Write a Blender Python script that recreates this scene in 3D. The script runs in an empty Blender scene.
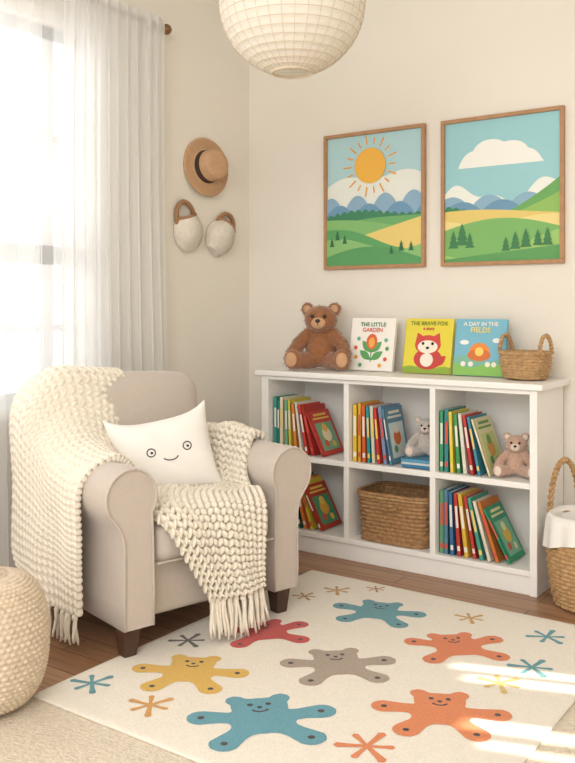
import bpy, math, random
import numpy as np
from mathutils import Matrix, Vector
random.seed(7); np.random.seed(7)
scene=bpy.context.scene
COL=scene.collection
pi=math.pi
# ------------------------------------------------------------------ helpers
def C(h):
    h=h.lstrip('#'); r=[int(h[i:i+2],16)/255 for i in (0,2,4)]
    return tuple([(c/12.92 if c<=0.04045 else ((c+0.055)/1.055)**2.4) for c in r]+[1.0])
_m={}
def mat(color,rough=0.8,bump=None,var=0.0,vscale=6,sheen=0,metal=0,dist=0.002,name=None,kind='noise'):
    key=(color,rough,bump,var,vscale,sheen,metal,dist,kind)
    if key in _m: return _m[key]
    m=bpy.data.materials.new(name or ('mat_'+color.strip('#'))); m.use_nodes=True
    nt=m.node_tree; b=nt.nodes['Principled BSDF']
    b.inputs['Base Color'].default_value=C(color); b.inputs['Roughness'].default_value=rough
    b.inputs['Metallic'].default_value=metal
    if sheen: b.inputs['Sheen Weight'].default_value=sheen
    tc=nt.nodes.new('ShaderNodeTexCoord')
    if var>0:
        n=nt.nodes.new('ShaderNodeTexNoise'); n.inputs['Scale'].default_value=vscale; n.inputs['Detail'].default_value=5
        nt.links.new(tc.outputs['Object'],n.inputs['Vector'])
        mr=nt.nodes.new('ShaderNodeMapRange'); mr.inputs[1].default_value=0.3; mr.inputs[2].default_value=0.7
        mr.inputs[3].default_value=1-var; mr.inputs[4].default_value=1+var*0.6
        nt.links.new(n.outputs['Fac'],mr.inputs[0])
        hs=nt.nodes.new('ShaderNodeHueSaturation'); hs.inputs['Color'].default_value=C(color)
        nt.links.new(mr.outputs[0],hs.inputs['Value']); nt.links.new(hs.outputs[0],b.inputs['Base Color'])
    if bump:
        if kind=='voronoi':
            n2=nt.nodes.new('ShaderNodeTexVoronoi'); out='Distance'
        else:
            n2=nt.nodes.new('ShaderNodeTexNoise'); n2.inputs['Detail'].default_value=3; out='Fac'
        n2.inputs['Scale'].default_value=bump
        nt.links.new(tc.outputs['Object'],n2.inputs['Vector'])
        bp=nt.nodes.new('ShaderNodeBump'); bp.inputs['Strength'].default_value=0.6; bp.inputs['Distance'].default_value=dist
        nt.links.new(n2.outputs[out],bp.inputs['Height']); nt.links.new(bp.outputs[0],b.inputs['Normal'])
    _m[key]=m; return m
class MB:
    def __init__(s): s.v=[];s.f=[];s.m=[];s.mats=[];s.sm=[]
    def add(s,vf,material,M=None,smooth=True):
        vs,fs=vf; o=len(s.v)
        if M is not None: vs=[tuple(M@Vector(p)) for p in vs]
        s.v.extend([tuple(map(float,p)) for p in vs])
        if material not in s.mats: s.mats.append(material)
        k=s.mats.index(material)
        s.f.extend([tuple(i+o for i in f) for f in fs]); s.m.extend([k]*len(fs)); s.sm.extend([smooth]*len(fs))
        return s
    def build(s,name,parent=None,loc=(0,0,0),rot=(0,0,0),bevel=0):
        me=bpy.data.meshes.new(name); me.from_pydata(s.v,[],s.f)
        for m in s.mats: me.materials.append(m)
        me.polygons.foreach_set('material_index',s.m); me.polygons.foreach_set('use_smooth',s.sm); me.update()
        ob=bpy.data.objects.new(name,me); COL.objects.link(ob)
        ob.location=loc; ob.rotation_euler=rot
        if parent: ob.parent=parent
        if bevel:
            b=ob.modifiers.new('bevel','BEVEL'); b.width=bevel; b.segments=2; b.limit_method='ANGLE'
        return ob
def one(name,vf,material,parent=None,loc=(0,0,0),rot=(0,0,0),smooth=True,bevel=0):
    return MB().add(vf,material,smooth=smooth).build(name,parent,loc,rot,bevel)
def empty(name,loc=(0,0,0),rot=(0,0,0)):
    e=bpy.data.objects.new(name,None); COL.objects.link(e); e.location=loc; e.rotation_euler=rot; e.empty_display_size=.1; return e
def box(x0,x1,y0,y1,z0,z1):
    v=[(x0,y0,z0),(x1,y0,z0),(x1,y1,z0),(x0,y1,z0),(x0,y0,z1),(x1,y0,z1),(x1,y1,z1),(x0,y1,z1)]
    return v,[(0,3,2,1),(4,5,6,7),(0,1,5,4),(1,2,6,5),(2,3,7,6),(3,0,4,7)]
def gridfaces(nr,nc,closed=False,off=0):
    f=[]
    for i in range(nr-1):
        for j in range(nc if closed else nc-1):
            j2=(j+1)%nc
            f.append((off+i*nc+j,off+i*nc+j2,off+(i+1)*nc+j2,off+(i+1)*nc+j))
    return f
def ellipsoid(c,r,nu=24,nv=14):
    v=[];
    for i in range(nv+1):
        p=pi*i/nv
        for j in range(nu):
            t=2*pi*j/nu
            v.append((c[0]+r[0]*math.sin(p)*math.cos(t),c[1]+r[1]*math.sin(p)*math.sin(t),c[2]-r[2]*math.cos(p)))
    return v,gridfaces(nv+1,nu,True)
def tube(pts,rad,n=10,closed=False,cap=True):
    pts=[Vector(p) for p in pts]; N=len(pts)
    if not hasattr(rad,'__len__'): rad=[rad]*N
    v=[];prev=None
    for i,p in enumerate(pts):
        if closed: t=pts[(i+1)%N]-pts[i-1]
        else: t=pts[min(i+1,N-1)]-pts[max(i-1,0)]
        t.normalize()
        if prev is None:
            a=Vector((0,0,1)) if abs(t.z)<.9 else Vector((1,0,0))
            nn=t.cross(a).normalized()
        else:
            nn=(prev-t*prev.dot(t)).normalized()
        prev=nn; bb=t.cross(nn)
        for k in range(n):
            an=2*pi*k/n; v.append(tuple(p+(nn*math.cos(an)+bb*math.sin(an))*rad[i]))
    f=gridfaces(N,n,True)
    if closed:
        for k in range(n): f.append(((N-1)*n+k,(N-1)*n+(k+1)%n,(k+1)%n,k))
    elif cap:
        f.append(tuple(range(n))[::-1]); f.append(tuple((N-1)*n+k for k in range(n)))
    return v,f
def lathe(prof,n=40):
    v=[(r*math.cos(2*pi*j/n),r*math.sin(2*pi*j/n),z) for r,z in prof for j in range(n)]
    return v,gridfaces(len(prof),n,True)
def rbox(h,r,n=14,bulge=(0,0,0)):
    """rounded, pillowed box; h half sizes, r corner radius"""
    hx,hy,hz=h; v=[];f=[]
    t=[-1+2*i/n for i in range(n+1)]
    def warp(a,hh):
        s=math.sin(a*pi/2); return (0.45*a+0.55*s)*hh
    for ax in range(3):
        for sg in (-1,1):
            o=len(v)
            for a in t:
                for b in t:
                    p=[0,0,0]; p[ax]=sg*h[ax]; p[(ax+1)%3]=warp(a,h[(ax+1)%3]); p[(ax+2)%3]=warp(b,h[(ax+2)%3])
                    inn=[max(-(h[k]-r),min(h[k]-r,p[k])) for k in range(3)]
                    d=[p[k]-inn[k] for k in range(3)]; L=math.sqrt(sum(q*q for q in d)) or 1
                    q=[inn[k]+d[k]/L*r for k in range(3)]
                    un=[q[k]/h[k] for k in range(3)]
                    for k in range(3):
                        q[k]+=bulge[k]*un[k]*(1-un[(k+1)%3]**2)*(1-un[(k+2)%3]**2)
                    v.append(tuple(q))
            g=gridfaces(n+1,n+1,False,o)
            if sg<0: g=[tuple(reversed(x)) for x in g]
            f+=g
    key={};mp=[];nv=[]
    for p in v:
        k=tuple(round(c,5) for c in p)
        if k not in key: key[k]=len(nv); nv.append(p)
        mp.append(key[k])
    nf=[]
    for q in f:
        w=[];[w.append(mp[i]) for i in q if mp[i] not in w]
        if len(w)>=3: nf.append(tuple(w))
    return nv,nf
def T(x,y,z): return Matrix.Translation((x,y,z))
def R(a,ax): return Matrix.Rotation(a,4,ax)
def weave(prof,rows,n,amp,power=2.0,sub=4,ns=6):
    """woven wall. prof(t)->(rx,ry,z) t 0..1"""
    v=[]; nc=n*ns; nr=rows*sub+1
    for i in range(nr):
        t=i/(nr-1); rx,ry,z=prof(t); row=min(i//sub,rows-1); s=(i%sub)/sub
        bul=math.sin(pi*s)
        for j in range(nc):
            th=2*pi*j/nc; c,s_=math.cos(th),math.sin(th)
            k=(abs(c)**power+abs(s_)**power)**(-1/power)
            w=amp*bul*(0.25+0.75*(0.5+0.5*math.cos(n*th+pi*(row%2))))
            v.append(((rx+w)*c*k,(ry+w)*s_*k,z))
    return v,gridfaces(nr,nc,True)
class Flat:
    """drawing made of thin flat shapes, u to the right, v up, on plane y=const facing -y"""
    def __init__(s): s.mb=MB(); s.k=0
    def poly(s,pts,col,rough=.6):
        s.k+=1; y=-0.0003*s.k
        s.mb.add(([(u,y,w) for u,w in pts],[tuple(range(len(pts)))]),mat(col,rough),smooth=False)
    def circ(s,cx,cy,r,col,ry=None,n=28,a0=0,a1=2*pi):
        ry=ry or r
        s.poly([(cx+r*math.cos(a0+(a1-a0)*i/n),cy+ry*math.sin(a0+(a1-a0)*i/n)) for i in range(n if a1-a0>6.2 else n+1)],col)
    def hill(s,W,base,fn,col,n=60):
        s.poly([(0,base)]+[(W,base)]+[(W*(1-i/n),max(base+.001,fn(1-i/n))) for i in range(n+1)],col)
    def ellstroke(s,pts,w,col):
        L=[];Rr=[]
        for i,p in enumerate(pts):
            a=pts[max(i-1,0)];b=pts[min(i+1,len(pts)-1)];dx,dy=b[0]-a[0],b[1]-a[1];l=math.hypot(dx,dy) or 1
            L.append((p[0]-dy/l*w/2,p[1]+dx/l*w/2));Rr.append((p[0]+dy/l*w/2,p[1]-dx/l*w/2))
        s.poly(Rr+L[::-1],col)
# ------------------------------------------------------------------ materials
WALL=mat('#eee8dd',.9,bump=180,var=.012,vscale=3,dist=.0006,name='painted_plaster')
WHITE=mat('#f6f4f0',.45,name='white_lacquer')
CEIL=mat('#f8f6f2',.9,name='ceiling_paint')
FAB=mat('#c5b9ae',.95,bump=700,var=.03,vscale=40,sheen=.3,dist=.0008,name='beige_linen')
KNIT=mat('#ebe2d2',.95,bump=160,var=.05,vscale=60,sheen=.2,dist=.002,name='cream_wool')
DARKW=mat('#4a3226',.4,bump=60,var=.1,name='walnut_leg')
OAK=mat('#b58a62',.5,var=.12,vscale=25,name='oak_frame')
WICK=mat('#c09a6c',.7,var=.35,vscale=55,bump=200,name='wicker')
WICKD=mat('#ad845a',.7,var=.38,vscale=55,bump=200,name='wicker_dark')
POUF=mat('#dac8b0',.9,var=.18,vscale=50,bump=200,name='seagrass')
BRASS=mat('#8d6b45',.35,metal=.8,name='aged_brass')
def floor_mat():
    m=bpy.data.materials.new('oak_plank_floor'); m.use_nodes=True; nt=m.node_tree; b=nt.nodes['Principled BSDF']
    tc=nt.nodes.new('ShaderNodeTexCoord')
    br=nt.nodes.new('ShaderNodeTexBrick'); br.inputs['Scale'].default_value=1; br.inputs['Brick Width'].default_value=1.3; br.inputs['Row Height'].default_value=.13
    br.inputs['Mortar Size'].default_value=.0022; br.inputs['Color1'].default_value=C('#b28a69'); br.inputs['Color2'].default_value=C('#987052'); br.inputs['Mortar'].default_value=C('#54392a')
    nt.links.new(tc.outputs['Object'],br.inputs['Vector'])
    mp=nt.nodes.new('ShaderNodeMapping'); mp.inputs['Scale'].default_value=(1.5,28,1); nt.links.new(tc.outputs['Object'],mp.inputs['Vector'])
    n=nt.nodes.new('ShaderNodeTexNoise'); n.inputs['Scale'].default_value=2; n.inputs['Detail'].default_value=8; nt.links.new(mp.outputs[0],n.inputs['Vector'])
    mx=nt.nodes.new('ShaderNodeMix'); mx.data_type='RGBA'; mx.blend_type='MULTIPLY'; mx.inputs[0].default_value=.6
    cr=nt.nodes.new('ShaderNodeValToRGB'); cr.color_ramp.elements[0].color=(.5,.47,.45,1); cr.color_ramp.elements[1].color=(1.15,1.15,1.15,1)
    cr.color_ramp.elements[0].position=.3; cr.color_ramp.elements[1].position=.65
    nt.links.new(n.outputs['Fac'],cr.inputs[0]); nt.links.new(br.outputs['Color'],mx.inputs[6]); nt.links.new(cr.outputs[0],mx.inputs[7])
    nt.links.new(mx.outputs[2],b.inputs['Base Color']); b.inputs['Roughness'].default_value=.38
    return m
# ------------------------------------------------------------------ room
XL,YB,ZC=-3.25,4.21,3.07
XR,YF=1.4,-1.6
one('floor',box(XL-.1,XR+.1,YF,YB+.1,-.1,0),floor_mat(),smooth=False)
one('ceiling',box(XL-.1,XR+.1,YF,YB+.1,ZC,ZC+.1),CEIL,smooth=False)
one('wall_back',box(XL-.12,XR+.12,YB,YB+.12,0,ZC),WALL,smooth=False)
W0,W1,Z0,Z1=1.25,2.93,.85,2.62
w=MB()
w.add(box(XL-.12,XL,YF,W0,0,ZC),WALL,smooth=False); w.add(box(XL-.12,XL,W1,YB,0,ZC),WALL,smooth=False)
w.add(box(XL-.12,XL,W0,W1,0,Z0),WALL,smooth=False); w.add(box(XL-.12,XL,W0,W1,Z1,ZC),WALL,smooth=False)
w.build('wall_left')
w=MB(); a0,a1,b0,b1=3.2,4.0,1.2,2.3
w.add(box(XR,XR+.1,YF,a0,0,ZC),WALL,smooth=False); w.add(box(XR,XR+.1,a1,YB,0,ZC),WALL,smooth=False)
w.add(box(XR,XR+.1,a0,a1,0,b0),WALL,smooth=False); w.add(box(XR,XR+.1,a0,a1,b1,ZC),WALL,smooth=False)
w.build('wall_right')
w=MB() # unseen panels added to shape the sun, gaps cast the stripes on the rug
gaps=((3.24,3.30,1.3,1.98),(3.35,3.44,1.45,2.06),(3.72,3.79,1.5,2.16),(3.82,3.88,1.5,2.22))
e0=a0
for (p,q,zl,zh) in gaps:
    w.add(box(XR+.02,XR+.05,e0,p,b0,b1),WHITE,smooth=False)
    w.add(box(XR+.02,XR+.05,p,q,b0,zl),WHITE,smooth=False); w.add(box(XR+.02,XR+.05,p,q,zh,b1),WHITE,smooth=False); e0=q
w.add(box(XR+.02,XR+.05,e0,a1,b0,b1),WHITE,smooth=False)
w.build('sun_gap_panels')
wi=MB(); SASH=mat('#c9cccf',.5,name='window_sash')
def bar(y0,y1,z0,z1,x0=XL-.09,x1=XL-.04): wi.add(box(x0,x1,y0,y1,z0,z1),SASH,smooth=False)
bar(W0,W1,Z0,Z0+.06);bar(W0,W1,Z1-.06,Z1);bar(W0,W0+.06,Z0,Z1);bar(W1-.06,W1,Z0,Z1)
mid=2.70; bar(mid-.04,mid+.04,Z0,Z1); bar(1.86,1.94,Z0,Z1); bar(W0,W1,1.50,1.59)
for yy in (2.32,): bar(yy-.018,yy+.018,Z0,Z1,XL-.075,XL-.055)
for zz in (1.2,2.1): bar(W0,W1,zz-.018,zz+.018,XL-.075,XL-.055)
wi.build('window_1')
tr=MB()
tr.add(box(XL,XL+.012,W0-.07,W0,Z0-.07,Z1+.07),WHITE,smooth=False);tr.add(box(XL,XL+.012,W1,W1+.07,Z0-.07,Z1+.07),WHITE,smooth=False)
tr.add(box(XL,XL+.012,W0,W1,Z1,Z1+.07),WHITE,smooth=False);tr.add(box(XL,XL+.02,W0-.09,W1+.09,Z0-.05,Z0),WHITE,smooth=False)
tr.build('trim_1')
one('baseboard_back',box(XL,XR,YB-.014,YB,0,.11),WHITE,smooth=False,bevel=.003)
one('baseboard_left',box(XL,XL+.014,YF,YB-.014,0,.11),WHITE,smooth=False,bevel=.003)
one('baseboard_right',box(XR-.014,XR,YF,YB-.014,0,.11),WHITE,smooth=False,bevel=.003)
# ------------------------------------------------------------------ curtain
def curtain_mat(op,dm=.5):
    m=bpy.data.materials.new('sheer_linen'); m.use_nodes=True; nt=m.node_tree; nt.nodes.clear()
    o=nt.nodes.new('ShaderNodeOutputMaterial'); t=nt.nodes.new('ShaderNodeBsdfTransparent'); tl=nt.nodes.new('ShaderNodeBsdfTranslucent'); d=nt.nodes.new('ShaderNodeBsdfDiffuse')
    tl.inputs[0].default_value=(.97,.965,.955,1); d.inputs[0].default_value=(.95,.945,.935,1)
    a=nt.nodes.new('ShaderNodeMixShader'); a.inputs[0].default_value=dm; nt.links.new(tl.outputs[0],a.inputs[1]); nt.links.new(d.outputs[0],a.inputs[2])
    b=nt.nodes.new('ShaderNodeMixShader'); b.inputs[0].default_value=op; nt.links.new(t.outputs[0],b.inputs[1]); nt.links.new(a.outputs[0],b.inputs[2])
    nt.links.new(b.outputs[0],o.inputs[0]); return m
def curtain(name,y0,y1,folds,mt,xc,parent,flare=.05,amp=.026):
    v=[];nr=26;nc=folds*14
    ph=np.cumsum(np.random.uniform(.6,1.4,nc)); ph=ph/ph[-1]*folds*2*pi
    for i in range(nr):
        t=i/(nr-1); z=.03+(2.80-.03)*t
        for j in range(nc):
            s=j/(nc-1); A=amp*(1-.55*t)*(.75+.25*math.sin(s*31))
            y=y0+(y1-y0)*s+(1-t)*flare*(s)+.012*math.sin(ph[j]*2+t)
            v.append((xc+.028*t**4+A*math.sin(ph[j]+.35*math.sin(t*3+s*9)),y,z))
    return one(name,(v,gridfaces(nr,nc)),mt,parent)
cu=empty('window_curtain',(0,0,0))
curtain('sheer_panel_wide',1.05,2.75,13,curtain_mat(.5,.6),-3.185,cu,amp=.026)
curtain('sheer_panel_gathered',2.66,3.335,10,curtain_mat(.82,.45),-3.165,cu,flare=.09,amp=.034)
rd=MB(); rd.add(tube([(-3.165,.95,2.765),(-3.165,3.36,2.765)],.012,14),BRASS)
rd.add(ellipsoid((-3.165,3.385,2.765),(.028,.03,.028)),BRASS)
rd.add(tube([(-3.25,3.345,2.765),(-3.165,3.345,2.765)],.008,8),BRASS); rd.add(tube([(-3.249,3.345,2.765),(-3.24,3.345,2.765)],.025,16),BRASS)
rd.build('curtain_rod',cu)
# ------------------------------------------------------------------ rugs
JUTE=mat('#ddd1bf',.98,bump=90,var=.12,vscale=70,dist=.006,kind='voronoi',name='jute')
CREAM='#f0e8da'
RUGM=mat(CREAM,.98,bump=200,var=.06,vscale=110,sheen=.3,dist=.007,name='rug_pile')
one('jute_rug',box(-2.365,.85,-.6,3.5,0,.005),JUTE,smooth=False)
RX0,RX1,RY0,RY1,RZ=-2.355,-.87,1.87,3.55,.016
rug=empty('play_rug',(0,0,0))
rv,rf=rbox(((RX1-RX0)/2,(RY1-RY0)/2,.0055),.005,40)
one('rug_base',(rv,rf),RUGM,rug,loc=((RX0+RX1)/2,(RY0+RY1)/2,.0105))
def rugcol(c): return mat(c,.98,bump=200,var=.10,vscale=110,sheen=.2,dist=.007)
def sdcap(p,a,b,r):
    pa=(p[0]-a[0],p[1]-a[1]);ba=(b[0]-a[0],b[1]-a[1]);l=ba[0]**2+ba[1]**2
    h=0 if l==0 else max(0,min(1,(pa[0]*ba[0]+pa[1]*ba[1])/l))
    return math.hypot(pa[0]-ba[0]*h,pa[1]-ba[1]*h)-r
def blob(prims,n=200,k=.03):
    out=[]
    for i in range(n):
        th=2*pi*i/n; best=.1
        for q in range(8,130):
            r=q*.01; p=(r*math.cos(th),r*math.sin(th))
            s=-k*math.log(sum(math.exp(-sdcap(p,*c)/k) for c in prims))
            if s<0: best=r
        out.append((best*math.cos(th),best*math.sin(th)))
    return out
LIMB=((.76,.04,.52,-.62),(.72,.22,.58,-.56),(.78,-.04,.46,-.66))
variants=[]
for (ax,ay,bx,by) in LIMB:
    variants.append(blob([((-.12,.28),(.12,.28),.25),((-.09,-.12),(.09,-.12),.32),((.1,-.02),(ax,ay),.14),((-.1,-.02),(-ax,ay+.04),.14),((.1,-.15),(bx,by),.15),((-.1,-.15),(-bx,by),.15),
       ((ax,ay),(ax+.02,ay),.175),((-ax,ay+.04),(-ax,ay+.04),.175),((bx,by),(bx,by),.18),((-bx,by),(-bx,by),.18),((.30,.50),(.30,.50),.125),((-.30,.50),(-.30,.50),.125)]))
fig=MB()
def flatpoly(pts,mt,z,cx,cy,sx,sy,rot):
    c,s=math.cos(rot),math.sin(rot)
    vs=[(cx+(u*sx)*c-(w*sy)*s,cy+(u*sx)*s+(w*sy)*c,z) for u,w in pts]
    fig.add((vs+[(cx,cy,z)],[(i,(i+1)%len(pts),len(pts)) for i in range(len(pts))]) if len(pts)>40 else (vs,[tuple(range(len(pts)))]),mt,smooth=False)
def circ2(cx,cy,r,n=18): return [(cx+r*math.cos(2*pi*i/n),cy+r*math.sin(2*pi*i/n)) for i in range(n)]
DK=rugcol('#3a3230')
def bearfig(x,y,w,col,var,rot,dot='#3a3230'):
    s=w/2/.94; d=rugcol(dot); sy=s*.98
    flatpoly(variants[var],rugcol(col),RZ+.0012,x,y,s,sy,rot)
    (ax,ay,bx,by)=LIMB[var]
    for q in ((ax,ay),(-ax,ay+.04),(bx,by),(-bx,by)): flatpoly(circ2(*q,.045),d,RZ+.0018,x,y,s,sy,rot)
    for sg in (-1,1):
        flatpoly(circ2(sg*.12,.34,.038),DK,RZ+.0024,x,y,s,sy,rot)
    flatpoly(circ2(0,.26,.035),DK,RZ+.0018,x,y,s,sy,rot)
    arc=[(.12*math.cos(a),.22+.10*math.sin(a)) for a in np.linspace(pi*1.1,pi*1.9,9)]+[(.09*math.cos(a),.23+.075*math.sin(a)) for a in np.linspace(pi*1.9,pi*1.1,9)]
    flatpoly(arc,DK,RZ+.0018,x,y,s,sy,rot)
r0=math.radians(35)
bearfig(-1.802,3.222,.40,'#5d9aa6',0,r0-.3)
bearfig(-2.055,2.765,.38,'#c5413a',1,r0+.2)
bearfig(-1.655,2.667,.42,'#ab9a8b',0,r0+.1)
bearfig(-2.051,2.315,.41,'#e0b44e',2,r0-.1)
bearfig(-1.373,3.066,.40,'#de7d4c',1,r0+.1)
bearfig(-1.634,2.182,.47,'#5c9cad',0,r0+.15)
bearfig(-1.198,2.546,.43,'#e08450',2,r0-.15)
def star(x,y,r,col,rot=0,n=6):
    for i in range(n):
        a=rot+2*pi*i/n; rr=r*(1 if i%2 else .82)
        pts=[(0,-.07),(.55,-.10),(.9,-.14),(1,0),(.9,.14),(.55,.10),(0,.07)]
        flatpoly(pts,rugcol(col),RZ+.0012+.00005*i,x,y,rr,rr,a)
for (x,y,r,c) in ((-2.254,2.043,.085,'#5f9ba5'),(-1.978,2.039,.085,'#d59a4a'),(-2.24,2.517,.08,'#6d6a62'),(-2.085,3.351,.07,'#c9a05c'),(-1.124,3.35,.085,'#5a9ba6'),
    (-1.072,3.035,.09,'#5a9ba6'),(-1.451,3.369,.07,'#d0a55a'),(-1.273,2.212,.10,'#e08450'),(-1.116,2.845,.085,'#dfc074'),(-2.16,3.2,.06,'#bd8f66'),(-1.02,2.1,.09,'#e0b44e'),(-1.95,3.47,.05,'#bd8f66')):
    star(x,y,r,c,rot=random.random())
fig.build('rug_motifs',rug)
# ------------------------------------------------------------------ bookshelf
SX0,SX1,SY0,SY1,SZ=-2.865,-1.326,3.82,4.192,.955
sh=MB()
def B(*a): sh.add(box(*a),WHITE,smooth=False)
B(SX0-.03,SX1+.03,SY0-.02,SY1,SZ-.028,SZ)
B(SX0,SX0+.045,SY0,SY1,0,SZ-.028);B(SX1-.035,SX1,SY0,SY1,0,SZ-.028)
D1,D2=-2.325,-1.84
B(D1-.015,D1+.015,SY0+.003,SY1-.01,.10,SZ-.028);B(D2-.015,D2+.015,SY0+.003,SY1-.01,.10,SZ-.028)
B(SX0+.045,SX1-.035,SY0+.002,SY1-.01,.478,.506)
B(SX0+.045,SX1-.035,SY0+.002,SY1-.01,.085,.112)
B(SX0+.045,SX1-.035,SY0+.012,SY0+.03,0,.085)
B(SX0+.045,SX1-.035,SY0+.002,SY0+.02,SZ-.05,SZ-.028)
B(SX0+.02,SX1-.02,SY1-.01,SY1,.0,SZ-.028)
sh.build('bookshelf',bevel=.003)
PAGE=mat('#f2ead9',.8,name='paper_pages')
bk=MB()
def book(px,z0,t,h,dep,col,lean,y0,cover=None,lab=None):
    M=T(px,y0,z0)@R(-lean,'Y'); c=mat(col,.45); th=.0022
    bk.add(box(0,t,0,.003,0,h),c,M,False); bk.add(box(0,th,0,dep,0,h),c,M,False); bk.add(box(t-th,t,0,dep,0,h),c,M,False)
    bk.add(box(th,t-th,.003,dep-.004,.003,h-.003),PAGE,M,False)
    l=mat(lab or '#f4efe2',.5)
    bk.add(box(t*.25,t*.75,-.0006,0,h*.45,h*.8),l,M,False); bk.add(box(t*.2,t*.8,-.0006,0,h*.08,h*.16),l,M,False)
    if cover:
        x=t+.0005
        def rect(a,b,c0,d,cc,k): bk.add(([(x+k*.0003,a*dep,c0*h),(x+k*.0003,b*dep,c0*h),(x+k*.0003,b*dep,d*h),(x+k*.0003,a*dep,d*h)],[(0,1,2,3)]),mat(cc,.5),M,False)
        def disc(a,b,r,cc,k): bk.add(([(x+k*.0003,a*dep+r*math.cos(q),b*h+r*math.sin(q)) for q in np.linspace(0,2*pi,20,endpoint=False)],[tuple(range(20))]),mat(cc,.5),M,False)
        rect(.12,.88,.80,.84,cover[0],1);rect(.2,.8,.88,.93,cover[0],1);rect(.12,.9,.1,.72,cover[1],1)
        disc(.5,.45,dep*.2,cover[2],2);disc(.5,.6,dep*.12,cover[0],3);disc(.35,.25,dep*.1,cover[3],3);disc(.68,.22,dep*.09,cover[0],3)
def row(x,z0,spec,cov_last,y0=3.85):
    px=x; pw=0; pa=0
    for i,(t,h,col,a) in enumerate(spec):
        a=math.radians(a)
        if i>0: px+=pw/math.cos(pa)+h*max(0,math.sin(a)-math.sin(pa))+.0015
        cov=cov_last if i==len(spec)-1 else None
        dep=.19+.02*random.random()
        book(px,z0+.001,t,h,dep,col,a,y0+.012*random.random(),cov,random.choice(('#f4efe2','#f0d270','#e9e4da','#d9544a')) )
        pw=t;pa=a
U,L=.507,.113
row(-2.81,U,[(.022,.30,'#3f9b8f',0),(.018,.29,'#2f7f78',0),(.025,.30,'#e9dcc0',0),(.022,.285,'#79b58f',1),(.02,.29,'#d8c94e',2),(.022,.27,'#e08a3e',5),(.018,.28,'#e4e0d4',8),(.02,.27,'#cf3f35',11),(.022,.265,'#b73a33',15),(.014,.25,'#c8423a',26)],('#e8c35a','#7fae8a','#f0e2b8','#d8604a'))
row(-2.81,L,[(.022,.29,'#d04a3c',0),(.02,.28,'#e0b64a',0),(.02,.29,'#3a8a6e',2),(.024,.28,'#e8e0cc',4),(.02,.27,'#c93d37',8),(.02,.27,'#2f6f5c',11),(.022,.26,'#e07a3e',15),(.02,.26,'#d8c040',19),(.016,.25,'#b8402f',28)],('#f0d060','#4f9a72','#e8b04a','#d8604a'))
row(-2.305,U,[(.026,.29,'#e8c23e',0),(.022,.30,'#e2a93a',0),(.024,.29,'#d9652f',1),(.02,.285,'#2f9aa0',2),(.022,.29,'#d8d2c2',3),(.02,.28,'#cc3f3a',5),(.022,.29,'#7f97b8',7),(.014,.285,'#5f8fa6',10)],('#e8e3d4','#d6e2e0','#d8763a','#5a9a62'))
row(-1.82,U,[(.022,.29,'#3f9b6b',0),(.024,.3,'#3b8a8c',0),(.02,.29,'#e4d24c',2),(.022,.28,'#4a9a5e',4),(.022,.285,'#e3dccb',6),(.02,.28,'#c23b3a',9),(.018,.275,'#3e8fa8',12),(.014,.275,'#e6dfae',19)],('#6da052','#cfd68a','#d8a04a','#5a9a62'))
row(-1.82,L,[(.024,.3,'#5f9c74',0),(.022,.31,'#57869c',0),(.022,.3,'#3b6f9c',2),(.022,.295,'#c03d35',4),(.024,.3,'#e0b640',7),(.02,.29,'#c94038',10),(.022,.29,'#4aa08c',13),(.02,.28,'#e5dcc6',16),(.02,.28,'#d07a35',19),(.014,.27,'#2f9a72',28)],('#f0e6b0','#7fc0a0','#e8c04a','#d8604a'))
for i,(c,hh) in enumerate((('#3f87b5',.016),('#d9e4ea',.012),('#5aa0c4',.016))):
    z=U+.001+sum((.016,.012,.016)[:i]); c2=mat(c,.45); M=T(-1.94,3.85,z)@R(.04*i,'Z')
    bk.add(box(-.08,.075,0,.18,0,.0025),c2,M,False);bk.add(box(-.08,.075,0,.18,hh-.0025,hh),c2,M,False);bk.add(box(-.08,.075,0,.003,0,hh),c2,M,False);bk.add(box(-.078,.073,.003,.177,.0025,hh-.0025),PAGE,M,False)
bk.build('shelf_books')
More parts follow.
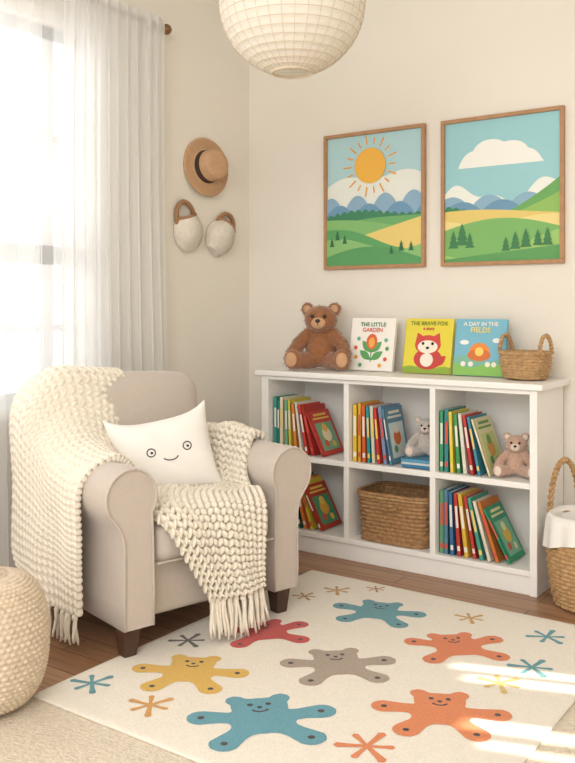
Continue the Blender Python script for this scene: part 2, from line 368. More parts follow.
# ------------------------------------------------------------------ plush animals
def plush(name,loc,rotz,s,col,light):
    e=empty(name,loc,(0,0,rotz)); e.scale=(s,s,s)
    F=mat(col,1,bump=160,var=.14,vscale=45,sheen=.6,dist=.006); P=mat(light,1,bump=160,var=.08,vscale=45,sheen=.5,dist=.004)
    b=MB(); EL=[]
    def E_(c,r): b.add(ellipsoid(c,r),F); EL.append((c,r))
    def cap(a,c,r0,r1,n=7):
        for i in range(n):
            t=i/(n-1); p=[a[k]+(c[k]-a[k])*t for k in range(3)]; r=r0+(r1-r0)*t; b.add(ellipsoid(p,(r,r,r),18,10),F)
            if i%2==0: EL.append((p,(r,r,r)))
    E_((0,0,.115),(.084,.074,.10)); E_((0,-.02,.095),(.077,.067,.078))
    E_((0,-.012,.268),(.088,.076,.075)); E_((0,-.035,.248),(.068,.057,.047))
    for sg in (-1,1): E_((sg*.074,0,.325),(.034,.018,.034))
    for sg in (-1,1):
        cap((sg*.07,-.01,.185),(sg*.115,-.045,.135),.036,.034); cap((sg*.115,-.045,.135),(sg*.138,-.085,.095),.034,.033)
        cap((sg*.05,-.04,.052),(sg*.115,-.115,.052),.046,.044); E_((sg*.13,-.135,.060),(.045,.033,.055))
    o=b.build('body',e)
    rm=o.modifiers.new('remesh','REMESH'); rm.mode='VOXEL'; rm.voxel_size=.0055; rm.use_smooth_shade=True
    sm=o.modifiers.new('smooth','SMOOTH'); sm.factor=.6; sm.iterations=4
    tx=bpy.data.textures.new(name+'_fur','CLOUDS'); tx.noise_scale=.008
    dp=o.modifiers.new('fur','DISPLACE'); dp.texture=tx; dp.strength=.008; dp.mid_level=.5
    tv=[];tf=[]
    for c,r in EL:
        for _ in range(int(9000*(r[0]+r[1]+r[2])/3*.6)):
            d=np.random.normal(size=3); d/=np.linalg.norm(d); p=np.array(c)+d*np.array(r)*.97
            if p[2]<.006: continue
            if any(sum(((p[k]-c2[k])/(r2[k]*.93))**2 for k in range(3))<1 for c2,r2 in EL): continue
            if abs(p[0])<.04 and p[1]<-.05 and .225<p[2]<.30: continue
            if p[1]<-.15: continue
            q=np.cross(d,np.random.normal(size=3)); q/=np.linalg.norm(q); tip=p+d*.011+np.random.normal(size=3)*.003+np.array((0,0,-.002)); k=len(tv)
            tip[2]=max(tip[2],.003)
            tv+= [tuple(p+q*.0016),tuple(p-q*.0016),tuple(tip)]; tf.append((k,k+1,k+2))
    one('fur_tufts',(tv,tf),F,e,smooth=False)
    f=MB(); BK=mat('#1d1512',.2)
    f.add(ellipsoid((0,-.090,.250),(.038,.027,.030)),P); f.add(ellipsoid((0,-.117,.262),(.014,.008,.010)),BK)
    for sg in (-1,1):
        f.add(ellipsoid((sg*.033,-.086,.286),(.0095,.0065,.0105)),BK)
        f.add(ellipsoid((sg*.074,-.014,.325),(.021,.011,.021)),P)
        f.add(ellipsoid((sg*.134,-.163,.060),(.030,.009,.038)),P)
    f.add(tube([(0,-.116,.255),(0,-.117,.242)],.0018,6),BK)
    f.add(tube([(.014*math.sin(a),-.115+.004*abs(math.sin(a)),.242-.006*math.cos(a)*.8+.004) for a in np.linspace(-1.3,1.3,9)],.0016,6),BK)
    f.build('face_and_pads',e)
    return e
plush('teddy_bear',(-2.605,4.02,SZ+.003),math.radians(24),1.02,'#9c6640','#cfa27a')
plush('plush_bear',(-1.472,3.955,U+.002),math.radians(15),.56,'#cda893','#ecd9cb')
plush('plush_mouse',(-1.945,3.97,U+.047),math.radians(20),.55,'#c9c0b8','#e8d5cb')
# ------------------------------------------------------------------ display books
def disp(name,x,col,draw,W=.265,H=.285):
    e=empty(name,(x-W/2,4.04,SZ+.006),(math.radians(-12),0,math.radians(2)))
    b=MB(); c=mat(col,.4)
    b.add(box(0,W,0,.003,0,H),c,None,False); b.add(box(0,W,.017,.02,0,H),c,None,False); b.add(box(0,.003,0,.02,0,H),c,None,False); b.add(box(.003,W-.004,.003,.017,.003,H-.003),PAGE,None,False)
    b.build('cover_and_pages',e)
    b=MB(); b.add(box(W*.4,W*.6,.021,.024,.004,H*.7),WHITE,None,False); b.build('backing',e)
    fl=Flat(); draw(fl,W,H); fl.mb.build('cover_art',e,loc=(0,-.0003,0))
    return e
def text(parent,s,x,z,size,col,y=-.0035,bold=.0006):
    cu_=bpy.data.curves.new('title','FONT'); cu_.body=s; cu_.size=size; cu_.align_x='CENTER'; cu_.offset=bold; cu_.extrude=.0003
    o=bpy.data.objects.new('title',cu_); COL.objects.link(o); o.parent=parent; o.location=(x,y,z); o.rotation_euler=(pi/2,0,0); o.data.materials.append(mat(col,.5))
def leaf(f,cx,cy,l,wd,a,col):
    pts=[]
    for t in np.linspace(0,1,10): pts.append((l*t,wd*math.sin(pi*t)))
    for t in np.linspace(1,0,10)[1:-1]: pts.append((l*t,-wd*math.sin(pi*t)))
    f.poly([(cx+p*math.cos(a)-q*math.sin(a),cy+p*math.sin(a)+q*math.cos(a)) for p,q in pts],col)
def dr1(f,W,H):
    f.ellstroke([(W*.5,H*.16),(W*.5,H*.6)],.006,'#4e8a52')
    for a,y in ((.6,.2),(2.5,.2),(.8,.34),(2.3,.34)): leaf(f,W*.5,H*y,.085,.02,a,'#5da35f')
    f.circ(W*.5,H*.55,.032,'#e0653f',ry=.042); f.circ(W*.5,H*.53,.018,'#f0b04c',ry=.028)
    for (u,v,c) in ((.17,.25,'#e8a13c'),(.83,.22,'#d8604a'),(.2,.6,'#6fae9a'),(.82,.58,'#6fae9a'),(.28,.1,'#5da35f'),(.72,.1,'#e8a13c'),(.15,.43,'#d8604a'),(.86,.42,'#5da35f')): f.circ(W*u,H*v,.011,c)
def dr2(f,W,H):
    f.hill(W,0,lambda t:H*(.1+.03*math.sin(t*9)),'#8fae3e')
    f.circ(W*.52,H*.26,.078,'#c8413c',ry=.055); f.circ(W*.5,H*.52,.072,'#d24a3f',ry=.05)
    f.poly([(W*.24,H*.58),(W*.27,H*.74),(W*.42,H*.66)],'#d24a3f');f.poly([(W*.76,H*.58),(W*.73,H*.74),(W*.58,H*.66)],'#d24a3f');f.circ(W*.5,H*.48,.055,'#f4ebdc',ry=.034)
    f.circ(W*.4,H*.54,.008,'#22201f');f.circ(W*.6,H*.54,.008,'#22201f');f.circ(W*.5,H*.46,.010,'#22201f',ry=.007)
    f.circ(W*.5,H*.24,.036,'#f4ebdc',ry=.035); leaf(f,W*.66,H*.14,.08,.022,.7,'#c8413c')
def dr3(f,W,H):
    f.hill(W,0,lambda t:H*(.3+.05*math.sin(t*7)),'#7db8a0'); f.hill(W,0,lambda t:H*(.18+.04*math.sin(t*8+2)),'#8ac05e')
    f.circ(W*.5,H*.42,.052,'#e98f3f',ry=.045); f.circ(W*.5,H*.36,.06,'#d8763a',ry=.03); f.circ(W*.5,H*.42,.022,'#f6d36b')
    for u in (.2,.8,.35,.68): f.circ(W*u,H*.2,.013,'#f4ebdc')
    f.circ(W*.82,H*.62,.02,'#f0f2ee',ry=.012);f.circ(W*.2,H*.58,.024,'#f0f2ee',ry=.012)
e=disp('picture_book',-2.315,'#f6f2e9',dr1); text(e,'THE LITTLE',.132,.24,.030,'#4e8a52'); text(e,'GARDEN',.132,.21,.030,'#d8604a')
e=disp('picture_book',-1.985,'#e5d53c',dr2); text(e,'THE BRAVE FOX',.132,.25,.028,'#7a8a2a'); text(e,'a story',.132,.226,.022,'#c8413c')
e=disp('picture_book',-1.703,'#79b9cf',dr3); text(e,'A DAY IN THE',.132,.25,.028,'#f6f1e4'); text(e,'FIELDS',.132,.217,.036,'#f3dc6e')
# ------------------------------------------------------------------ baskets
def ring(rx,ry,z,r,mt,mb,power=2,n=60,M=None):
    pts=[]
    for k in range(n):
        th=2*pi*k/n;c,s=math.cos(th),math.sin(th);q=(abs(c)**power+abs(s)**power)**(-1/power); pts.append((rx*c*q,ry*s*q,z))
    mb.add(tube(pts,r,8,closed=True),mt,M)
def braid(pts,r,mt,mb,M=None,n=2,turns=10):
    P=[Vector(p) for p in pts]
    for s in range(n):
        q=[]
        M_=len(P)*6
        for i in range(M_):
            t=i/(M_-1)*(len(P)-1); a=min(int(t),len(P)-2); p=P[a].lerp(P[a+1],t-a); d=(P[a+1]-P[a]).normalized()
            u=d.cross(Vector((0,1,0.01))).normalized(); w_=d.cross(u); an=2*pi*turns*i/M_+2*pi*s/n
            q.append(p+(u*math.cos(an)+w_*math.sin(an))*r*.6)
        mb.add(tube(q,r*.62,7),mt,M)
b=MB(); pf=lambda t:(.178+.022*t,.135+.012*t,.004+.235*t)
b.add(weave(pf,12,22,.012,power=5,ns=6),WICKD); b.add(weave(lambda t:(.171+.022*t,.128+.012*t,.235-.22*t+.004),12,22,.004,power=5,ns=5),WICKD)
b.add(box(-.17,.17,-.13,.13,.0,.012),WICKD)
ring(.206,.153,.243,.010,WICKD,b,5);ring(.206,.153,.229,.008,WICK,b,5);ring(.184,.139,.008,.009,WICKD,b,5)
braid([(-.05,-.157,.205),(-.045,-.172,.185),(0,-.176,.178),(.045,-.172,.185),(.05,-.157,.205)],.007,WICKD,b,turns=6)
b.build('wicker_storage_basket',loc=(-2.083,3.985,L+.001))
b=MB(); pf=lambda t:(.092+.02*math.sin(t*2),.078+.018*math.sin(t*2),.003+.122*t)
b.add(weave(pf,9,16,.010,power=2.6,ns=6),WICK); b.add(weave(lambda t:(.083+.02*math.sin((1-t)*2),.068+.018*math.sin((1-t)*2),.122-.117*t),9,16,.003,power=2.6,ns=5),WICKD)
b.add(lathe([(0,.006),(.09,.006)],30),WICKD)
ring(.114,.1,.126,.009,WICK,b,2.6)
for sx in (-1,1): braid([(sx*.110,.05*math.cos(a),.125+.085*math.sin(a)) for a in np.linspace(0,pi,12)],.009,WICK,b,turns=7)
b.build('wicker_gift_basket',loc=(-1.455,4.03,SZ+.002),rot=(0,0,math.radians(-14)))
b=MB(); pf=lambda t:(.125+.05*math.sin(pi*(.12+.62*t)),)*2+(.004+.37*t,)
b.add(weave(pf,20,20,.013,ns=6),WICK); b.add(lathe([(0,.01),(.135,.01)],40),WICKD)
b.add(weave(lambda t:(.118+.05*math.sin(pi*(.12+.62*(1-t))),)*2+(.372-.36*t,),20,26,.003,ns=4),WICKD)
rr=pf(1)[0]; ring(rr,rr,.378,.012,WICK,b)
for sy in (-1,1): braid([(.085*math.cos(a), sy*rr*.98,.37+.24*math.sin(a)) for a in np.linspace(0,pi,16)],.012,WICK,b,turns=12)
LIN=mat('#f1eee8',.95,bump=200,dist=.001,name='white_cotton')
v=[];nc=90
for i,(dr,z) in enumerate(((-.02,.3),(-.014,.385),(.004,.402),(.02,.392),(.025,.36),(.03,.32),(.033,.275))):
    for k in range(nc):
        th=2*pi*k/nc; q=(rr+dr)+.006*max(0,i-2)/3*math.sin(th*13)+.004*math.sin(th*5); zz=z+(-.02*math.sin(th*3) if i>4 else 0); v.append((q*math.cos(th),q*math.sin(th),zz))
b.add((v,gridfaces(7,nc,True)),LIN)
b.build('tall_wicker_basket',loc=(-1.10,3.85,.001),rot=(0,0,math.radians(60)))
# pouf
b=MB()
def pf(t):
    a=pi*(t-.5)*.93; return (.205*max(.02,math.cos(a))**.42,)*2+(.216+.209*math.sin(a)/math.sin(pi*.465),)
b.add(weave(pf,34,56,.009,ns=6),POUF)
for i in range(9): ring(.015+.0135*i,.015+.0135*i,.422-.00035*i*i,.009,POUF,b,2,48)
b.build('woven_pouf',loc=(-2.43,1.735,.006))
# ------------------------------------------------------------------ lantern
LAN=bpy.data.materials.new('rice_paper'); LAN.use_nodes=True; nt=LAN.node_tree; pb=nt.nodes['Principled BSDF']; pb.inputs['Base Color'].default_value=C('#f5f0e6'); pb.inputs['Roughness'].default_value=.9
tl=nt.nodes.new('ShaderNodeBsdfTranslucent'); tl.inputs[0].default_value=C('#f6f2e8'); ms=nt.nodes.new('ShaderNodeMixShader'); ms.inputs[0].default_value=.35
nt.links.new(pb.outputs[0],ms.inputs[1]);nt.links.new(tl.outputs[0],ms.inputs[2]);nt.links.new(ms.outputs[0],nt.nodes['Material Output'].inputs[0])
RIB=mat('#d8c8b0',.8,name='bamboo_rib')
lan=empty('paper_lantern',(-1.715,2.463,2.35)); b=MB(); RL,HL=.252,.25
NB=22;prof=[]
p0,p1=math.radians(16),math.radians(164)
for i in range(NB*4+1):
    p=p0+(p1-p0)*i/(NB*4); s=(i%4)/4; rr_=1-.014*math.sin(pi*s)
    prof.append((RL*math.sin(p)*rr_,-HL*math.cos(p)*rr_))
vv=[];nn=120
for r_,z_ in prof:
    for k in range(nn):
        th=2*pi*k/nn; q=r_*(1+.004*math.sin(th*24)); vv.append((q*math.cos(th),q*math.sin(th),z_))
b.add((vv,gridfaces(len(prof),nn,True)),LAN)
for i in range(NB+1):
    p=p0+(p1-p0)*i/NB; ring(RL*math.sin(p)*1.001,RL*math.sin(p)*1.001,-HL*math.cos(p)*1.001,.0012,RIB,b,2,64)
for k in range(34):
    th=2*pi*k/34; b.add(tube([(RL*math.sin(p)*math.cos(th),RL*math.sin(p)*math.sin(th),-HL*math.cos(p)) for p in np.linspace(p0,p1,30)],.0009,5),RIB)
rb=RL*math.sin(p0); ring(rb,rb,-HL*math.cos(p0),.005,RIB,b,2,48); ring(rb,rb,HL*math.cos(p0),.005,RIB,b,2,48)
b.build('shade',lan)
b=MB(); b.add(tube([(0,0,.20),(0,0,ZC-2.35)],.004,8),WHITE); b.add(lathe([(0,ZC-2.35-.03),(.045,ZC-2.35-.028),(.05,ZC-2.35)],30),WHITE)
b.add(ellipsoid((0,0,.10),(.035,.035,.045)),mat('#fbf6ea',.3)); b.add(tube([(0,0,.14),(0,0,.21)],.02,16),WHITE); b.add(tube([(-rb,0,.241),(rb,0,.241)],.003,6),RIB)
b.build('cord_and_bulb',lan)
# ------------------------------------------------------------------ framed pictures
def frame(x0,x1,z0,z1,draw):
    W,H=x1-x0,z1-z0; e=empty('framed_picture',(x0,YB,z0)); b=MB(); f=.02
    for q in ((0,W,0,f),(0,W,H-f,H),(0,f,f,H-f),(W-f,W,f,H-f)): b.add(box(q[0],q[1],-.028,-.001,q[2],q[3]),OAK,None,False)
    b.build('frame',e,bevel=.002)
    one('print_board',box(f,W-f,-.012,-.002,f,H-f),mat('#a9d3dc',.6),e,smooth=False)
    fl=Flat(); w_,h_=W-2*f,H-2*f; draw(fl,w_,h_); fl.mb.build('landscape_print',e,loc=(f,-.0125,f))
def pine(f,x,y,h,col='#3f7f4a'):
    for k in range(3):
        w_=h*(.32-.07*k); f.poly([(x-w_,y+h*.25*k),(x+w_,y+h*.25*k),(x,y+h*(.25*k+.5))],col)
def scal(t,n,a): return a*abs(math.sin(pi*n*t))**.7
def art1(f,W,H):
    f.poly([(0,0),(W,0),(W,H),(0,H)],'#b3d8de')
    f.hill(W,0,lambda t:H*(.60+.09*math.sin(2.2*t+.2)+.03*math.sin(9*t)),'#ecf0e8')
    sx,sy=W*.47,H*.76
    for k in range(18):
        a=2*pi*k/18; r0_,r1=W*.20,W*(.29 if k%2 else .26)
        f.ellstroke([(sx+r0_*math.cos(a),sy+r0_*math.sin(a)),(sx+r1*math.cos(a),sy+r1*math.sin(a))],.008,'#eea83e')
    f.circ(sx,sy,W*.165,'#f3b94a',n=40)
    f.hill(W,0,lambda t:H*(.38+scal(t*.98+.1,3.5,.15)+.02*t),'#8fb3cc'); f.hill(W,0,lambda t:H*(.36+scal(t*1.05+.35,3,.11)),'#6f9bbb')
    f.hill(W,0,lambda t:H*(.36+.03*math.sin(5*t)+scal(t,13,.03)+.03*t),'#3f8560')
    f.hill(W,0,lambda t:H*(.30+.08*t+.02*math.sin(4*t)),'#6fae6c')
    f.hill(W,0,lambda t:H*(.36-.10*t+.02*math.sin(4*t)),'#86bd74')
    f.hill(W,0,lambda t:H*(.13+.22*t**.9),'#e9d07c')
    f.hill(W,0,lambda t:H*(.28-.16*t+.03*math.sin(6*t)),'#5fa566'); f.hill(W,0,lambda t:H*(.16+.05*math.sin(5*t+1)+.0*t),'#8cc079')
    f.hill(W,0,lambda t:H*(.05+.09*math.sin(3*t+.2)),'#5a9f62')
    for x,y,h in ((.12,.2,.08),(.2,.17,.07),(.06,.15,.07),(.8,.1,.08),(.9,.1,.07),(.7,.08,.06)): pine(f,W*x,H*y,h*H,'#2f6f4a')
def cloud(f,x,y,s,col='#f5f5ee'):
    pts=[(x-s,y)]+[(x+s,y)]; n=60; top=[]
    bumps=((-.62,.16,.34),(-.2,.34,.42),(.25,.26,.42),(.66,.12,.32))
    for i in range(n+1):
        t=1-2*i/n; h=.04
        for c,hh,r in bumps:
            d=(t-c)/r
            if abs(d)<1: h=max(h,hh*.9+1.1*r*math.sqrt(1-d*d)*.62)
        top.append((x+s*t,y+s*h*(1-abs(t)**8)))
    f.poly(pts+top,col)
def art2(f,W,H):
    f.poly([(0,0),(W,0),(W,H),(0,H)],'#9ccfd6')
    cloud(f,W*.49,H*.67,W*.38)
    f.hill(W,0,lambda t:H*(.46+.06*math.sin(7.5*t+.6)+.03*math.sin(17*t)+.04*t),'#f0f3eb')
    f.hill(W,0,lambda t:H*(.37+scal(t+.1,3,.10)),'#8fb5cc')
    f.hill(W,0,lambda t:H*(.35+scal(t*1.1+.4,2.6,.08)),'#6f9cba')
    f.hill(W,0,lambda t:H*(.33+.05*math.cos(6*t)+scal(t,14,.025)),'#3f8a5c')
    f.hill(W,0,lambda t:H*(.22+.34*t**1.8),'#6dab5f'); f.hill(W,0,lambda t:H*(.20+.26*t**1.5),'#93bf62')
    f.hill(W,0,lambda t:H*(.34+.03*math.sin(3*t+1)),'#e6cd77'); f.hill(W,0,lambda t:H*(.30-.02*t-.03*math.sin(5*t)),'#efdc93')
    f.hill(W,0,lambda t:H*(.20+.10*math.sin(2.6*t+.3)),'#7fb86a'); f.hill(W,0,lambda t:H*(.08+.08*math.sin(4*t+3.5)+.05*t),'#9fcb74')
    f.hill(W,0,lambda t:H*(.02+.08*t),'#5fa05e')
    for x,y,h in ((.08,.1,.13),(.16,.12,.16),(.23,.1,.11),(.55,.07,.10),(.63,.08,.12),(.72,.09,.13),(.82,.1,.11),(.9,.1,.12)): pine(f,W*x,H*y,h*H,'#3f7f50')
frame(-2.694,-2.059,1.512,2.275,art1)
frame(-1.966,-1.322,1.512,2.272,art2)
# ------------------------------------------------------------------ wall hats
STRAW=mat('#c9a27c',.85,bump=220,var=.1,vscale=60,dist=.001,name='straw'); DKB=mat('#3e2d25',.8)
M=R(pi/2,'Y')
hat=MB(); prof=[(.165,.004),(.168,.009),(.16,.012),(.12,.012),(.093,.015),(.090,.04),(.084,.098),(.072,.113),(.035,.108),(0,.106)]
hat.add(lathe(prof,60),STRAW,M); hat.add(lathe([(.0,.003),(.165,.004)],60),STRAW,M); hat.add(lathe([(.0955,.014),(.0935,.017),(.0915,.045),(.0885,.048)],60),DKB,M)
for i in range(7): ring(.10+.009*i,.10+.009*i,.0125,.0018,STRAW,hat,2,60,M)
hat.build('straw_hat',loc=(XL+.022,3.775,2.094),rot=(0,math.radians(-4),math.radians(-8)))
BON=mat('#e8dfd2',.95,bump=120,var=.08,vscale=50,dist=.004,name='crochet')
def bonnet(y,z,flip,name='wall_pocket_basket'):
    b=MB()
    v=[];nr,nc=22,60
    for i in range(nr):
        t=i/(nr-1)
        for k in range(nc):
            a=pi*k/(nc-1); wd=.108*math.sin(pi*(.10+.72*t))**.65*(1-.1*t); zz=-.12+.19*t; x=.09*math.sin(pi*(.12+.62*t))**.8*math.sin(a)
            bump=.005*math.cos(a*22+pi*(i%2)); v.append((x+bump*math.sin(a)+.002,wd*math.cos(a),zz))
    b.add((v,gridfaces(nr,nc)),BON)
    b.add((  [(p[0],p[1],p[2]) for p in v[:nc]]+[(.002,0,-.12)],[(i,i+1,nc) for i in range(nc-1)]),BON)
    wd=v[(nr-1)*nc][1]
    LE=mat('#a37a55',.7)
    b.add(tube([(.016,(wd+.008)*math.cos(a),.055+.095*math.sin(a)) for a in np.linspace(-.45,pi+.45,26)],.013,8),LE)
    b.add(tube([(.004+.066*math.sin(a),(wd+.004)*math.cos(a),.068) for a in np.linspace(0,pi,24)],.009,8),LE)
    b.build(name,loc=(XL+.003,y,z),rot=(math.radians(flip),0,0))
bonnet(3.625,1.735,16); bonnet(3.915,1.715,-38)
# ------------------------------------------------------------------ armchair
A0=math.radians(75); OX,OY,OZ=-2.19,2.62,.0165
ch=empty('armchair',(OX,OY,OZ),(0,0,A0))
one('base_frame',rbox((.36,.35,.115),.03,16),FAB,ch,loc=(0,.395,.230))
one('seat_cushion',rbox((.272,.31,.075),.05,18,(0.0,.012,.02)),FAB,ch,loc=(0,.29,.40))
bp_=MB(); bv,bf=rbox((.345,.10,.345),.085,26,(0.012,.03,.025)); bp_.add((bv,bf),FAB,R(math.radians(-9),'X')); bp_.build('backrest',ch,loc=(0,.655,.625))
def arm(sg):
    pr=[]
    cx,cz,r=.365,.592,.108
    pr+= [(.408,.11),(.412,.2),(.410,.35),(.412,.43),(.425,.475)]
    for a in np.linspace(-48,216,26): a=math.radians(a); pr.append((cx+.014+r*math.cos(a),cz+r*math.sin(a)))
    pr+= [(.290,.48),(.287,.40),(.285,.25),(.285,.11)]
    n=len(pr); cxm=.35; cx2=cx+.008
    def ins(x,z,k):
        mz=min(max(z,.17),cz); mx=cxm if z<.5 else cx2
        return mx+(x-mx)*k, mz+(z-mz)*k
    ys=[(-.012,.91),(-.018,.95),(-.014,.985),(-.004,1.0),(.05,1.0),(.2,1.0),(.4,1.0),(.6,.99),(.70,.97),(.715,.93)]
    v=[]
    for y,s in ys:
        for (x,z) in pr:
            X,Z=ins(x,z,s); v.append((sg*X,y,Z))
    m_=MB(); m_.add((v,gridfaces(len(ys),n,True)),FAB)
    m_.add((v[:n],[tuple(range(n))]),FAB,smooth=False); m_.add((v[-n:],[tuple(range(n))]),FAB,smooth=False)
    pip=[(sg*ins(x,z,.955)[0],-.0165,ins(x,z,.955)[1]) for x,z in pr]
    m_.add(tube(pip,.004,8),FAB)
    m_.build('arm_right' if sg>0 else 'arm_left',ch)
arm(1);arm(-1)
b=MB()
for (x,y) in ((-.36,.05),(.36,.05)):
    v=[]
    for z,h in ((.0,.025),(.12,.038)):
        for (a,c) in ((-1,-1),(1,-1),(1,1),(-1,1)): v.append((x+a*h,y+c*h,z))
    b.add((v,[(0,3,2,1),(4,5,6,7),(0,1,5,4),(1,2,6,5),(2,3,7,6),(3,0,4,7)]),DARKW,smooth=False)
for (x,y) in ((-.32,.69),(.32,.69)):
    v=[]
    for z,h,dy in ((-.0155,.02,.02),(.12,.03,0)):
        for (a,c) in ((-1,-1),(1,-1),(1,1),(-1,1)): v.append((x+a*h,y+dy+c*h,z))
    b.add((v,[(0,3,2,1),(4,5,6,7),(0,1,5,4),(1,2,6,5),(2,3,7,6),(3,0,4,7)]),DARKW,smooth=False)
b.build('legs',ch,bevel=.003)
b=MB(); b.add(tube([(x,-.022+.003*math.cos(x*5),.335) for x in np.linspace(-.275,.275,20)],.004,8),FAB); b.build('seat_piping',ch)
# ------------------------------------------------------------------ pillow
pe=empty('throw_pillow',(0,0,0)); Mw=T(OX,OY,OZ)@R(A0,'Z'); Mp=Mw@T(-.01,.355,.652)@R(math.radians(-24),'Z')@R(math.radians(-19),'X')@R(math.radians(-10),'Y')
pe.matrix_world=Mp
PW,PH=.218,.168
def pil(u,v,s):
    x=PW*u*(1-.07*(1-v*v)); z=PH*v*(1-.07*(1-u*u))
    if v>0: z+=.038*v**2*abs(u)**4; x+=.004*v**2*u**5
    e=max(0,(1-abs(u)**2.6))**.55*max(0,(1-abs(v)**2.6))**.55
    return (x,s*-.082*e+.006*math.sin(u*5+v*3)*e+.003*math.sin(u*11+v*4)*e*abs(v),z)
b=MB(); PC=mat('#f1eee8',.95,bump=500,dist=.0006,sheen=.2,name='cotton_canvas'); n=40
for s in (1,-1):
    v=[pil(-1+2*j/n,-1+2*i/n,s) for i in range(n+1) for j in range(n+1)]; f=gridfaces(n+1,n+1)
    if s<0: f=[tuple(reversed(q)) for q in f]
    b.add((v,f),PC)
b.build('cushion',pe)
b=MB(); TH=mat('#34333a',.8)
def onp(pts):
    q=[pil(u,v,1) for u,v in pts]; return [(p[0],p[1]-.001,p[2]) for p in q]
uo,vo=.06,-.04
for s in (-1,1):
    b.add(tube(onp([(uo+s*.38+.085*math.cos(a),vo+.14+.105*math.sin(a)) for a in np.linspace(0,2*pi,26,endpoint=False)]),.0024,6,closed=True),TH)
    q=onp([(uo+s*.38+.01,vo+.13)])[0]; b.add(ellipsoid(q,(.0055,.003,.0055),12,8),TH)
b.add(tube(onp([(uo+.16*math.sin(a),vo-.03-.12*math.cos(a)) for a in np.linspace(-1.25,1.25,14)]),.0024,6),TH)
b.build('embroidered_face',pe)
# ------------------------------------------------------------------ knit blanket
def cr(p0,p1,p2,p3,t): return .5*((2*p1)+(-p0+p2)*t+(2*p0-5*p1+4*p2-p3)*t*t+(-p0+3*p1-3*p2+p3)*t**3)
def evalnet(N,nu,nv):
    N=np.array(N,float)
    def along(A,n):
        m=A.shape[0]; E=np.concatenate([2*A[:1]-A[1:2],A,2*A[-1:]-A[-2:-1]]); out=[]
        for i in range(n):
            t=i/(n-1)*(m-1); k=min(int(t),m-2); out.append(cr(E[k],E[k+1],E[k+2],E[k+3],t-k))
        return np.array(out)
    G=along(N,nu); G=np.swapaxes(along(np.swapaxes(G,0,1),nv),0,1); return G
def resample(G,n):
    d=np.linalg.norm(np.diff(G,axis=0),axis=2).mean(axis=1); s=np.concatenate([[0],np.cumsum(d)]); L_=s[-1]
    q=np.linspace(0,L_,n); out=np.zeros((n,)+G.shape[1:])
    for j in range(G.shape[1]):
        for c in range(3): out[:,j,c]=np.interp(q,s,G[:,j,c])
    return out,L_
def knit(name,N,mb,st=.039,flip=1,wrinkle=.008,seed=1):
    G=evalnet(N,90,70)
    G,L0=resample(G,90); H,L1=resample(np.swapaxes(G,0,1),70); G=np.swapaxes(H,0,1)
    nr=int(L0/(st*.80)); nc=int(L1/st)
    du=np.gradient(G,axis=1); dv=np.gradient(G,axis=0); nrm=np.cross(du,dv)*flip; nrm/=np.linalg.norm(nrm,axis=2,keepdims=True)+1e-9
    I,J=np.meshgrid(np.linspace(0,1,90),np.linspace(0,1,70),indexing='ij')
    G=G+nrm*(wrinkle*np.sin(J*9+I*5+seed)+wrinkle*.6*np.sin(J*17-I*4))[...,None]
    base=G+nrm*(-.004)
    mb.add((base.reshape(-1,3).tolist(),gridfaces(90,70)),KNIT)
    ev,ef=ellipsoid((0,0,0),(1,1,1),10,8); E=np.array(ev)
    def samp(a,b_):
        x=a*89;y=b_*69;i=min(int(x),88);j_=min(int(y),68);fx=x-i;fy=y-j_
        p=(G[i,j_]*(1-fx)*(1-fy)+G[i+1,j_]*fx*(1-fy)+G[i,j_+1]*(1-fx)*fy+G[i+1,j_+1]*fx*fy)
        tu=(G[i,j_+1]-G[i,j_])*69/nc; tv=(G[i+1,j_]-G[i,j_])*89/nr
        return p,tu,tv,nrm[i,j_]
    for i in range(nr):
        for j_ in range(nc):
            a=(i+.5)/nr; b_=(j_+.5)/nc; p,tu,tv,n_=samp(a,b_)
            lu,lv=np.linalg.norm(tu),np.linalg.norm(tv)
            for s in (-1,1):
                ax=tv/lv*.84+s*tu/lu*.54; ax/=np.linalg.norm(ax); side=np.cross(n_,ax)
                ctr=p+s*tu*.24+n_*.007
                P=ctr+E[:,0:1]*ax*lv*.64+E[:,1:2]*side*lu*.245+E[:,2:3]*n_*.0175
                mb.add((P.tolist(),ef),KNIT)
    return G
def tassels(mb,edge,n,length,zmin,out):
    m=len(edge)
    for k in range(n):
        p=edge[min(m-1,int((k+.5)/n*m))]
        for s in range(4):
            o=np.array([random.uniform(-.012,.012),random.uniform(-.012,.012),0]); L_=length*random.uniform(.85,1.1)
            pts=[]
            for q in range(6):
                t=q/5; z=max(zmin+.006,p[2]-L_*t); pts.append((p[0]+o[0]*(.3+t)+out[0]*.02*t+.004*math.sin(q+s+k),p[1]+o[1]*(.3+t)+out[1]*.02*t,z))
            mb.add(tube(pts,[.006,.007,.0065,.0065,.006,.004],6),KNIT)
        mb.add(ellipsoid((p[0],p[1],p[2]-.01),(.012,.012,.013),10,8),KNIT)
kb=MB()
ys=[.15,.28,.42,.54,.635,.725,.79]
hs=[.718,.72,.74,.84,.985,1.01,.99]
ri=[(-.25,.60),(-.22,.56),(-.14,.56),(-.08,.66),(-.03,.96),(-.02,1.0),(-.02,.97)]
r1=[(-.275,.68),(-.27,.685),(-.24,.70),(-.18,.80),(-.15,.985),(-.15,1.01),(-.15,.97)]
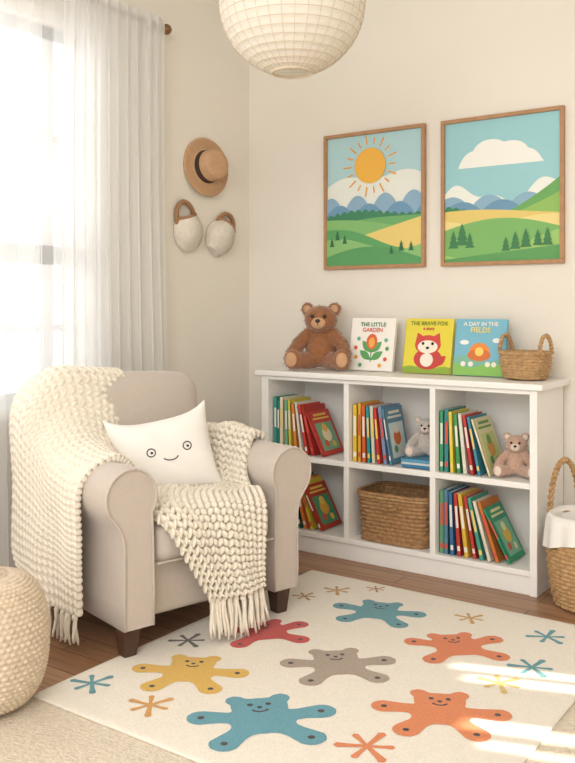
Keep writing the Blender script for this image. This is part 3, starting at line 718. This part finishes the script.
NA=[[(x,y,z) for (x,z),y in zip(ri,ys)],[(x,y,z) for (x,z),y in zip(r1,ys)],
    [(-.36,y,z) for y,z in zip(ys,hs)],
    [(-.495,y,z) for y,z in zip(ys,(.63,.63,.66,.74,.84,.87,.86))],
    [(-.505,y-.01,z) for y,z in zip(ys,(.42,.42,.44,.48,.52,.54,.54))],
    [(-.505,y,.27) for y in ys],
    [(-.50,y,z) for y,z in zip((.17,.28,.40,.51,.60,.67,.72),(.14,.13,.12,.13,.15,.17,.18))]]
GA=knit('a',NA,kb,flip=-1)
tassels(kb,GA[-1],11,.11,.002-OZ+.0,(-.3,0))
NBk=[[(.40,.56,.705),(.41,.46,.72),(.42,.34,.72),(.43,.22,.705)],
    [(.31,.56,.72),(.32,.46,.73),(.33,.33,.73),(.345,.20,.725)],
    [(.22,.52,.62),(.235,.42,.62),(.25,.28,.61),(.26,.14,.60)],
    [(.10,.47,.545),(.16,.33,.525),(.21,.20,.52),(.25,.07,.52)],
    [(-.14,.36,.53),(-.04,.24,.525),(.09,.12,.52),(.235,.0,.515)],
    [(-.265,.12,.515),(-.17,.05,.52),(.01,-.01,.515),(.205,-.055,.47)],
    [(-.25,-.045,.46),(-.16,-.06,.45),(.01,-.065,.42),(.19,-.065,.37)],
    [(-.17,-.065,.33),(-.10,-.075,.31),(.02,-.08,.29),(.18,-.075,.27)],
    [(-.08,-.07,.185),(-.02,-.08,.17),(.07,-.085,.165),(.18,-.08,.175)]]
GB=knit('b',NBk,kb,flip=-1,wrinkle=.006,seed=3)
tassels(kb,GB[-1],9,.145,.0175-OZ,(0,-.6))
kb.build('knit_blanket',loc=(OX,OY,OZ),rot=(0,0,A0))
# ------------------------------------------------------------------ lights
wd=bpy.data.worlds.new('World'); scene.world=wd; wd.use_nodes=True; bg=wd.node_tree.nodes['Background']; bg.inputs[0].default_value=(1.0,.985,.96,1); bg.inputs[1].default_value=1.4
def area(name,loc,rot,sx,sy,p,col=(1,1,1)):
    l=bpy.data.lights.new(name,'AREA'); l.shape='RECTANGLE'; l.size=sx; l.size_y=sy; l.energy=p; l.color=col
    o=bpy.data.objects.new(name,l); COL.objects.link(o); o.location=loc; o.rotation_euler=rot; return o
area('window_daylight',(-3.75,2.1,1.85),(0,math.radians(-90),0),2.2,2.4,27,(1,.99,.97))
area('room_fill_light',(-.3,-1.0,2.7),(math.radians(62),0,math.radians(25)),2.5,1.6,78,(1,.97,.93))  # added fill lamp behind the camera, brightens the room
s=bpy.data.lights.new('sun','SUN'); s.energy=8; s.angle=.012; s.color=(1,.92,.78)
so=bpy.data.objects.new('sun',s); COL.objects.link(so); so.location=(3,5,4)
so.rotation_euler=Vector((-1,-.35,-.8)).to_track_quat('-Z','Y').to_euler()
scene.view_settings.view_transform='Standard'; scene.view_settings.exposure=0.27
# ------------------------------------------------------------------ camera
cam=bpy.data.cameras.new('camera'); co=bpy.data.objects.new('camera',cam); COL.objects.link(co)
co.location=(0,0,1.3); co.rotation_euler=(pi/2,0,math.radians(35.15)); cam.lens=870/763*36; cam.sensor_width=36; cam.shift_y=-74.5/763; cam.clip_start=.05
scene.camera=co
